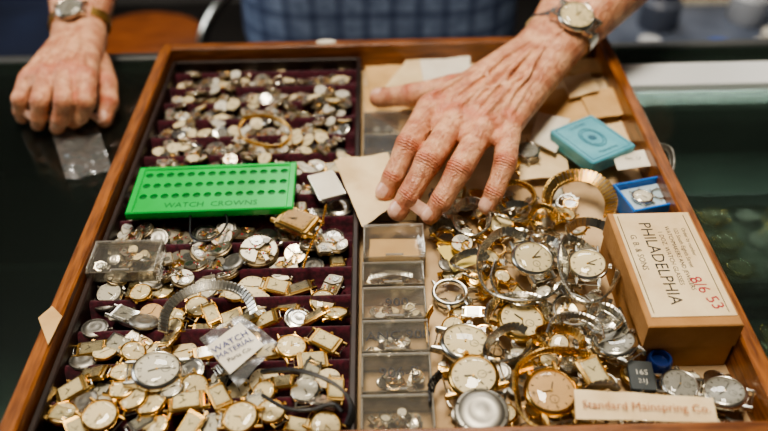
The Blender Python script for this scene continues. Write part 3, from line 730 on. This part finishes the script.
def build_hand(name,parent,fing,thumb,wsec,fore,mcp_r,palm_r,voxel,up=Vector((0,0,1))):
    hs=[];joints=[]
    wl,wr=wsec
    mcps=[f[0][0] for f in fing]
    hs.append([wl,wr,(lerp(mcps[0],wl[0],.25),palm_r),(lerp(mcps[3],wr[0],.25),palm_r*.95)])
    for i in range(3):
        hs.append([(mcps[i],mcp_r*.93),(mcps[i+1],mcp_r*.9),(lerp(mcps[i],lerp(wl[0],wr[0],i/3),.6),palm_r),(lerp(mcps[i+1],lerp(wl[0],wr[0],(i+1)/3),.6),palm_r)])
    for i,(pts,rs) in enumerate(fing):
        w=lerp(wl[0],wr[0],i/3)
        hs.append([(w,wl[1]*.8),(pts[0],rs[0])])
        for k in range(3):
            a,b_=pts[k],pts[k+1]
            mid=lerp(a,b_,.5); mr=(rs[k]+rs[k+1])/2*(.95 if k==0 else .9)
            hs.append([(a,rs[k]),(mid,mr)]); hs.append([(mid,mr),(b_,rs[k+1])])
        hs.append([(pts[0]+up*rs[0]*.30,rs[0]*.8),(lerp(pts[0],pts[1],.12)+up*rs[0]*.2,rs[0]*.75)])
        hs.append([(pts[1]+up*rs[1]*.14,rs[1]*.98)])
        t0=w+up*(wl[1]*.78); t1=pts[0]+up*(rs[0]*1.0)
        tm=lerp(t0,t1,.55)+up*.0002
        hs.append([(t0,.0022),(tm,.0024)]); hs.append([(tm,.0024),(t1,.0030)])
        for k,wd in ((0,.0075),(1,.0060),(2,.0038)):
            dd=(pts[min(k+1,3)]-pts[k]).normalized(); joints.append((pts[k],dd,rs[k],wd,k))
    for i in range(3):
        a,b_=fing[i][0],fing[i+1][0]
        hs.append([(lerp(a[0],a[1],.34),.006),(lerp(b_[0],b_[1],.34),.006),(a[0],.008),(b_[0],.008)])
    tp,tr=thumb
    for k in range(3):
        mid=lerp(tp[k],tp[k+1],.5); mr=(tr[k]+tr[k+1])/2*(.93 if k else 1)
        hs.append([(tp[k],tr[k]),(mid,mr)]); hs.append([(mid,mr),(tp[k+1],tr[k+1])])
    hs.append([(tp[0],tr[0]),(tp[1],tr[1]*.75),(lerp(mcps[0],wl[0],.35),palm_r*.75)])
    hs.append([(tp[1],tr[1]*.5),(lerp(tp[0],tp[1],.5),.007),(lerp(mcps[0],wl[0],.15),palm_r*.45)])
    joints.append((tp[2],(tp[3]-tp[2]).normalized(),tr[2],.0055,1)); joints.append((tp[1],(tp[2]-tp[1]).normalized(),tr[1],.006,0))
    seq=[(wl,wr)]+fore
    for (a,b_),(c,d) in zip(seq,seq[1:]): hs.append([a,b_,c,d])
    vr=random.Random(4)
    def vein(a,c,arch,n=7,r=.0019,j=.003):
        pv=None
        for k in range(n):
            t=k/(n-1); p=lerp(a,c,t)+Vector((vr.uniform(-j,j),vr.uniform(-j,j),math.sin(t*pi)*arch))
            if pv is not None: hs.append([(pv,r),(p,r)])
            pv=p
    W_=[lerp(wl[0],wr[0],t)+up*wl[1]*.92 for t in (.15,.45,.8)]
    for i in range(3):
        c=lerp(fing[i][0][0],fing[i+1][0][0],.5)+up*(mcp_r*.82); vein(W_[i],c,.0030)
        vein(lerp(W_[i],c,.5)+up*.0024,lerp(fing[(i+1)%3][0][0],fing[(i+1)%3+1][0][0],.5)+up*(mcp_r*.84),.0012,5,.0015)
    vein(fore[1][0][0]+up*fore[1][0][1]*.93,W_[0],.0004,7,.0020); vein(fore[1][1][0]+up*fore[1][1][1]*.95,W_[2],.0004,7,.0019)
    hs.append([(wr[0]+up*wr[1]*.45+(fore[0][1][0]-wr[0])*.35,wr[1]*.62)])
    o=blob(name,hs,voxel,3,skin,parent); me=o.data
    n=len(me.vertices); red=[0]*n; cr=[0]*n; co=[0]*n
    for i,v in enumerate(me.vertices):
        p=v.co; nz_=v.normal.dot(up)
        for c,d,r,wd,k in joints:
            q=p-c
            if q.length>r*2.2+.004: continue
            s=q.dot(d); lat=(q-d*s).length
            g=math.exp(-(s/wd)**2)
            if lat<r*1.5:
                if k>0: 
                    val=g*max(0,nz_+.2)
                    if val>cr[i]: cr[i]=min(1,val); co[i]=s*2*pi/.0023
                red[i]=max(red[i],g*.65*max(0,nz_+.3)*(.75 if k==0 else 1))
    for pts in [f[0] for f in fing]+[tp]:
        t=pts[3]
        for i,v in enumerate(me.vertices):
            d=(v.co-t).length
            if d<.016: red[i]=max(red[i],.65*(1-d/.016))
    for nme,dat in (('red',red),('crease',cr),('coord',co)):
        at=me.attributes.new(nme,'FLOAT','POINT'); at.data.foreach_set('value',dat)
    bvh=BVHTree.FromPolygons([v.co for v in me.vertices],[list(p.vertices) for p in me.polygons])
    for idx,(pts,rs) in enumerate([(f[0],f[1]) for f in fing]+[(tp,tr)]):
        tdir=(pts[3]-pts[2]).normalized(); r=rs[3]
        u=up
        if idx==4: u=(up+Vector((0,.25,0))).normalized()
        nn=(u-tdir*u.dot(tdir)).normalized(); sd=tdir.cross(nn)
        L=.0125*r/.008; W_=rad(48); nu,nv=12,12; vs=[]
        for j in range(nv+1):
            for i in range(nu+1):
                a=(i/nu*2-1); v=j/nv
                e0=-.50+.14*a*a; e1=.52-.22*a*a
                s=(e0+(e1-e0)*v)*L; ang=a*W_
                dr=nn*math.cos(ang)+sd*math.sin(ang)
                hit=bvh.ray_cast(pts[3]+tdir*s+dr*.02,-dr,.03)
                vs.append((hit[0] if hit[0] is not None else pts[3]+tdir*s+dr*r*.8,dr))
        out=[h+dr*(.0006-.0003*abs(i%(nu+1)/nu*2-1)**3) for i,(h,dr) in enumerate(vs)]
        fs=[]
        for j in range(nv):
            for i in range(nu):
                a=j*(nu+1)+i; fs.append([a,a+1,a+nu+2,a+nu+1])
        q=MB(); q.add(out,fs,nailm); q.obj('nail_%d'%(idx+1),parent,80)
    return o
man=empty('man')
def F(l): return [P(*a) for a in l]
FR=[ (F([(430,108,.066),(408,146,.069),(393,177,.052),(385,192,.041)]),[.0130,.0116,.0098,.0084]),
     (F([(456,120,.068),(428,162,.071),(409,195,.053),(398,211,.041)]),[.0132,.0118,.0100,.0086]),
     (F([(483,128,.067),(459,170,.069),(441,201,.052),(430,215,.041)]),[.0127,.0112,.0095,.0081]),
     (F([(509,126,.062),(505,164,.063),(494,193,.048),(487,206,.039)]),[.0120,.0102,.0088,.0075])]
TB=(F([(497,84,.054),(452,88,.054),(411,95,.048),(379,98,.036)]),[.018,.0138,.0118,.0100])
W=P(540,58,.070); A=(P(600,-12,.10)-W).normalized(); S=A.cross(Vector((0,0,1))).normalized()
if S.x<0: S=-S
wl=(W-S*.014,.0205); wr=(W+S*.013,.0195)
def sec(t,h,rr,z=0):
    c=W+A*t+Vector((0,0,z)); return ((c-S*h,rr),(c+S*h,rr))
EL=Vector((W.x+.20,W.y+.21,.15))
fore=[sec(.03,.012,.0210),sec(.07,.015,.025,.002),sec(.13,.018,.032,.004),((EL-S*.012,.038),(EL+S*.012,.038))]
build_hand('arm_left',man,FR,TB,(wl,wr),fore,.0130,.0140,.0012)
FL=[ (F([(86,78,.050),(86,102,.042),(80,116,.026),(74,122,.012)]),[.0120,.0104,.0090,.0080]),
     (F([(66,74,.052),(64,102,.046),(60,119,.028),(57,127,.012)]),[.0124,.0106,.0092,.0080]),
     (F([(46,76,.050),(40,102,.042),(38,117,.026),(38,124,.012)]),[.0118,.0102,.0088,.0076]),
     (F([(28,80,.044),(20,100,.034),(20,111,.020),(22,117,.011)]),[.0108,.0092,.0080,.0072])]
TBL=(F([(96,64,.030),(106,84,.030),(109,103,.022),(104,119,.012)]),[.0165,.0125,.0105,.0088])
W2=P(78,44,.042); EL2=Vector((-.37,1.03,.14)); A2=(EL2-W2).normalized(); S2=A2.cross(Vector((0,0,1))).normalized()
if S2.x<0: S2=-S2
wl2=(W2+S2*.012,.0190); wr2=(W2-S2*.012,.0185)
fore2=[((W2+A2*.03+S2*.011,.020),(W2+A2*.03-S2*.011,.020)),((W2+A2*.10+S2*.015,.028),(W2+A2*.10-S2*.015,.028)),((EL2+S2*.012,.038),(EL2-S2*.012,.038))]
build_hand('arm_right',man,FL,TBL,(wl2,wr2),fore2,.0120,.0130,.0014)
def wristwatch(name,C,A,S,a,b_,proto,r,t0,m,bw=.013):
    e=empty(name); N_=S.cross(A); 
    if N_.z<0: N_=-N_
    q=MB(); n=46; rs=[]
    for i in range(n+1):
        t=t0+.62+ (2*pi-1.24)*i/n; rs.append(C+S*a*math.cos(t)+N_*b_*math.sin(t))
    band(q,rs,bw,m,.0036,wfun=lambda f,t,p:A,th=.002); q.obj('expansion_band',e)
    c=C+S*a*math.cos(t0)+N_*b_*math.sin(t0); nr=(S*math.cos(t0)/a+N_*math.sin(t0)/b_).normalized(); y=A.cross(nr).normalized()
    M=Matrix((A,y,nr)).transposed().to_4x4()
    if M.determinant()<0: M=Matrix((A,-y,nr)).transposed().to_4x4()
    M.translation=c-nr*.0005
    o=bpy.data.objects.new('case',proto); COL.objects.link(o); o.parent=e; o.matrix_local=M@Matrix.Diagonal((r,r,r,1))
C=W+A*.042; wristwatch('wristwatch',C,A,S,.0362,.0242,CSC,.0190,rad(66),steel,.015)
C=W2+A2*.030; wristwatch('wristwatch',C,A2,S2,.0335,.0225,CSG,.015,rad(95),brass,.013)
# body
shirt=mat('blue_plaid_shirt',(138,156,188),.9,c2=(110,126,158),ns=50,bump=.5,bs=300)
nt=shirt.node_tree; N=nt.nodes; L=nt.links; bs_=N['Principled BSDF']; src=bs_.inputs['Base Color'].links[0].from_socket
for dirn in ('X','Z'):
    wv=N.new('ShaderNodeTexWave'); wv.bands_direction=dirn; wv.inputs['Scale'].default_value=8
    tcn=[n for n in N if n.type=='TEX_COORD'][0]; L.new(tcn.outputs['Object'],wv.inputs['Vector'])
    rp=N.new('ShaderNodeValToRGB'); rp.color_ramp.elements[0].position=.7; rp.color_ramp.elements[1].position=.82; rp.color_ramp.elements[1].color=(.5,.5,.5,1); rp.color_ramp.elements[0].color=(0,0,0,1); L.new(wv.outputs['Fac'],rp.inputs[0])
    mm=N.new('ShaderNodeMixRGB'); mm.inputs[2].default_value=lin((50,62,100))+(1,); L.new(rp.outputs[0],mm.inputs[0]); L.new(src,mm.inputs[1]); src=mm.outputs[0]
L.new(src,bs_.inputs['Base Color'])
jeans=mat('dark_trousers',(34,38,50),.9,c2=(24,27,36),ns=60,bump=.5,bs=400)
hair=mat('grey_hair',(150,146,140),.7,c2=(110,106,100),ns=200,bump=.8,bs=300)
V_=Vector
SL,SR=V_((.20,1.12,.44)),V_((-.20,1.12,.44))
def mid(a,b_,t): return a*(1-t)+b_*t
torso=[[(V_((-.11,1.14,-.12)),.115),(V_((.11,1.14,-.12)),.115),(V_((-.10,1.13,.08)),.11),(V_((.10,1.13,.08)),.11)],
[(V_((-.10,1.13,.08)),.11),(V_((.10,1.13,.08)),.11),(V_((-.12,1.12,.34)),.105),(V_((.12,1.12,.34)),.105)],
[(V_((-.12,1.12,.34)),.105),(V_((.12,1.12,.34)),.105),(SL,.062),(SR,.062),(V_((0,1.12,.50)),.07)],
[(SL,.062),(mid(SL,EL,.8),.052)],[(SR,.062),(mid(SR,EL2,.8),.052)],[(V_((0,1.12,.5)),.065),(V_((0,1.10,.53)),.058)]]
blob('shirt',torso,.009,6,shirt,man)
blob('trousers',[[(V_((-.11,1.14,-.17)),.11),(V_((.11,1.14,-.17)),.11),(V_((-.09,1.15,-.24)),.1),(V_((.09,1.15,-.24)),.1)],
 [(V_((-.10,1.15,-.22)),.095),(V_((-.11,1.16,-.5)),.06)],[(V_((-.11,1.16,-.5)),.06),(V_((-.12,1.18,-.88)),.05)],
 [(V_((.10,1.15,-.22)),.095),(V_((.11,1.16,-.5)),.06)],[(V_((.11,1.16,-.5)),.06),(V_((.12,1.18,-.88)),.05)]],.012,5,jeans,man)
for s in (-1,1): blob('shoe_%d'%(1 if s<0 else 2),[[(V_((.12*s,1.20,-.905)),.045),(V_((.125*s,1.04,-.915)),.035),(V_((.125*s,1.10,-.905)),.042)]],.006,4,black,man)
HC=V_((0,1.06,.665))
blob('head',[[(V_((0,1.10,.50)),.052),(V_((0,1.09,.60)),.052)],[(HC+V_((0,.01,.04)),(.075,.09,.085)),(HC+V_((0,-.035,-.075)),(.042,.045,.032)),(HC+V_((0,-.01,-.04)),(.062,.07,.05))],
 [(HC+V_((0,-.088,.015)),.010),(HC+V_((0,-.108,-.022)),.012)],[(HC+V_((-.013,-.094,-.026)),.008),(HC+V_((.013,-.094,-.026)),.008)],
 [(HC+V_((-.04,-.074,.030)),.011),(HC+V_((.04,-.074,.030)),.011)],
 [(HC+V_((-.020,-.080,-.054)),.006),(HC+V_((.020,-.080,-.054)),.006)],[(HC+V_((-.016,-.079,-.064)),.007),(HC+V_((.016,-.079,-.064)),.007)],
 [(HC+V_((-.078,.01,.018)),(.006,.018,.014)),(HC+V_((-.076,.005,-.02)),(.006,.010,.010))],[(HC+V_((.078,.01,.018)),(.006,.018,.014)),(HC+V_((.076,.005,-.02)),(.006,.010,.010))]],.004,3,skin,man)
blob('hair',[[(HC+V_((0,.030,.055)),(.079,.084,.082))],[(HC+V_((0,.06,.0)),(.074,.05,.07))]],.005,3,hair,man)
for s in (-1,1):
    b=MB(); M=Matrix.Translation(HC+V_((.032*s,-.078,.012)))@Matrix.Rotation(pi/2,4,'X'); b.lathe([(0,-.012),(.008,-.009),(.012,0),(.0085,.0085),(.0082,.0087)],paperw,M,16); b.lathe([(.0085,.0085),(.004,.0112),(0,.012)],ink,M,16); b.obj('eye_%d'%(1 if s<0 else 2),man)
# ------------------------------------------------------------------ counter and room
ctr=empty('glass_display_counter')
metalf=mat('aluminium_trim',(130,132,132),.4,.9)
cabm=mat('black_laminate',(20,22,26),.3,c2=(30,32,36),ns=12)
shelfm=mat('grey_green_shelf',(122,136,128),.6,c2=(90,104,96),ns=10)
cabin=mat('cabinet_interior',(104,114,108),.6,c2=(88,96,92),ns=6)
bevbox('glass_top',-1.0,1.0,-.12,.80,-.008,.0,glass,ctr,.001)
bevbox('dark_interior_sheet',-.995,-.25,.47,.795,-.020,-.009,cabm,ctr)  # black sheet standing in for the dark interior below the glass
bevbox('glass_joint_strip',-.995,-.25,.458,.468,-.020,-.009,metalf,ctr)
bevbox('back_panel',-.99,.99,.785,.80,-.93,-.009,cabin,ctr); bevbox('plinth',-.99,.99,-.11,.80,-.949,-.93,cabm,ctr)
bevbox('shelf',-.985,.985,-.10,.784,-.155,-.145,shelfm,ctr); bevbox('post_1',-.99,-.975,-.11,-.095,-.93,-.009,metalf,ctr); bevbox('post_2',.975,.99,-.11,-.095,-.93,-.009,metalf,ctr)
bevbox('side_panel',-1.0,-.99,-.11,.80,-.93,-.009,cabm,ctr); bevbox('side_panel_2',.99,1.0,-.11,.80,-.93,-.009,cabm,ctr)
bevbox('white_rail',.262,.99,.704,.750,.0005,.010,mat('white_rail_enamel',(222,226,228),.35),ctr,.001)
bevbox('edge_trim',-1.0,1.0,.801,.815,-.03,.003,metalf,ctr)
for i,(x,y,wd,dp,c) in enumerate(((.40,.60,.17,.14,(170,176,166)),(.40,.42,.17,.15,(126,140,134)),(.62,.56,.18,.2,(196,194,180)),(.40,.24,.17,.15,(104,114,112)),(.64,.30,.2,.18,(150,154,144)),(-.45,.30,.2,.15,(70,84,86)),(-.70,.30,.2,.18,(54,66,76)))):
    m_=mat('tray_lining%d'%i,c,.8,c2=tuple(int(k*.75) for k in c),ns=30); e=empty('display_tray'); b=MB()
    b.box((x,y,-.140),(wd,dp,.008),m_)
    for s in (-1,1): b.box((x+s*wd/2,y,-.132),(.006,dp+.006,.024),cabm,None,.001); b.box((x,y+s*dp/2,-.132),(wd-.006,.006,.024),cabm,None,.001)
    b.obj('tray',e)
    for k in range(12):
        inst([CSW,CGC,CB,TG][k%4],'watch_head',e,(x-wd*.36+wd*.24*(k%4),y-dp*.3+dp*.3*(k//4),-.134),R.random()*6,0,0,.015)
wallm=mat('wall_paint',(120,118,114),.8,c2=(110,108,104),ns=6); floorm=mat('dark_floor',(46,42,40),.6,c2=(34,31,30),ns=8); ceilm=mat('ceiling_paint',(205,202,195),.9)
def room(name,x0,x1,y0,y1,z0,z1,m): bevbox(name,x0,x1,y0,y1,z0,z1,m,None,0)
room('floor',-2.6,2.6,-2.2,3.0,-1.0,-.95,floorm); room('ceiling',-2.6,2.6,-2.2,3.0,1.85,1.9,ceilm)
room('wall_back',-2.6,2.6,3.0,3.05,-.95,1.85,wallm); room('wall_front',-2.6,2.6,-2.25,-2.2,-.95,1.85,wallm)
room('wall_left',-2.65,-2.6,-2.2,3.0,-.95,1.85,wallm); room('wall_right',2.6,2.65,-2.2,3.0,-.95,1.85,wallm)
benchm=mat('navy_cabinet',(34,42,66),.5,c2=(24,30,48),ns=6)
greyw=mat('grey_worktop',(104,112,128),.4,c2=(80,88,104),ns=12)
e=empty('back_cabinet'); bevbox('carcass',.42,1.9,1.15,1.8,-.95,-.345,benchm,e,.004); bevbox('worktop',.40,1.92,1.13,1.82,-.345,-.32,greyw,e,.003)
for i,x in enumerate((.60,.95,1.3)): bevbox('drawer_%d'%(i+1),x-.15,x+.15,1.135,1.149,-.6,-.37,benchm,e,.003)
for i,(x,y,c,s) in enumerate(((.52,1.30,(196,198,200),.035),(.64,1.26,(70,96,170),.04),(.76,1.30,(206,202,190),.04),(.60,1.48,(90,96,110),.05),(.88,1.28,(50,74,140),.05),(.80,1.5,(180,184,190),.05))):
    b=MB(); m_=mat('jar%d'%i,c,.35)
    b.lathe([(0,0),(s*.8,0),(s*.85,s*.1),(s*.85,s*1.1),(s*.55,s*1.35),(s*.55,s*1.5),(s*.6,s*1.52),(s*.6,s*1.8),(0,s*1.82)],m_,Matrix.Translation((x,y,-.32)),24); b.obj('supply_jar')
b=MB()
for k in range(6): b.box((.72,1.65,-.3135+k*.012),(.26-.01*(k%3),.16,.011),[paperw,paper,greyw][k%3],None,.001)
b.obj('paper_stack')
b=MB(); e=empty('wooden_stool'); sx,sy,sz=-.50,1.42,-.30
b.lathe([(0,-.03),(.12,-.03),(.135,-.015),(.135,0),(.12,.008),(0,.004)],mat('orange_wood',(140,78,36),.4,c2=(104,54,24),ns=14,stretch=(1,6,1)),Matrix.Translation((sx,sy,sz)),32); b.obj('seat',e)
b=MB()
for k in range(4):
    a=pi/4+k*pi/2; b.tube([(sx+.08*math.cos(a),sy+.08*math.sin(a),sz-.03),(sx+.16*math.cos(a),sy+.16*math.sin(a),-.949)],.012,steel,None,10)
b.tube([(sx+.132*math.cos(k*pi/12),sy+.132*math.sin(k*pi/12),-.70) for k in range(24)],.008,steel,None,8,True); b.obj('legs',e)
b=MB(); b.tube(catmull([(-.36,1.30,-.949),(-.34,1.30,-.5),(-.35,1.30,-.28),(-.30,1.34,-.18),(-.22,1.40,-.16),(-.16,1.42,-.3),(-.16,1.42,-.949)],10),.011,steel,None,10); b.obj('chrome_handrail')
e=empty('low_cabinet'); bevbox('carcass',-2.0,-.72,1.2,1.8,-.95,-.34,cabm,e,.004); bevbox('top',-2.02,-.70,1.18,1.82,-.34,-.32,benchm,e,.003)
# ------------------------------------------------------------------ lights
def area(name,loc,tgt,sx,sy,pw,c):
    l=bpy.data.lights.new(name,'AREA'); l.shape='RECTANGLE'; l.size=sx; l.size_y=sy; l.energy=pw; l.color=c
    o=bpy.data.objects.new(name,l); COL.objects.link(o); o.location=loc
    o.rotation_euler=(Vector(tgt)-Vector(loc)).to_track_quat('-Z','Y').to_euler(); return o
area('ceiling_light',(-.10,.50,1.75),(0,.45,0),.8,.4,44,(1,.89,.74))
area('window_light',(-2.4,.9,1.0),(0,.5,0),1.2,1.0,19,(.90,.95,1))
area('ceiling_light',(.15,2.3,1.75),(.1,.6,0),1.2,.4,30,(1,.95,.88))
area('counter_fill_light',(.55,.77,-.02),(.55,.35,-.15),.7,.02,1.6,(.95,1,.95))  # unseen fill lamp, added to brighten the shelf under the glass
wd=bpy.data.worlds.new('world'); SC.world=wd; wd.use_nodes=True; wd.node_tree.nodes['Background'].inputs[0].default_value=(.5,.55,.6,1); wd.node_tree.nodes['Background'].inputs[1].default_value=.2
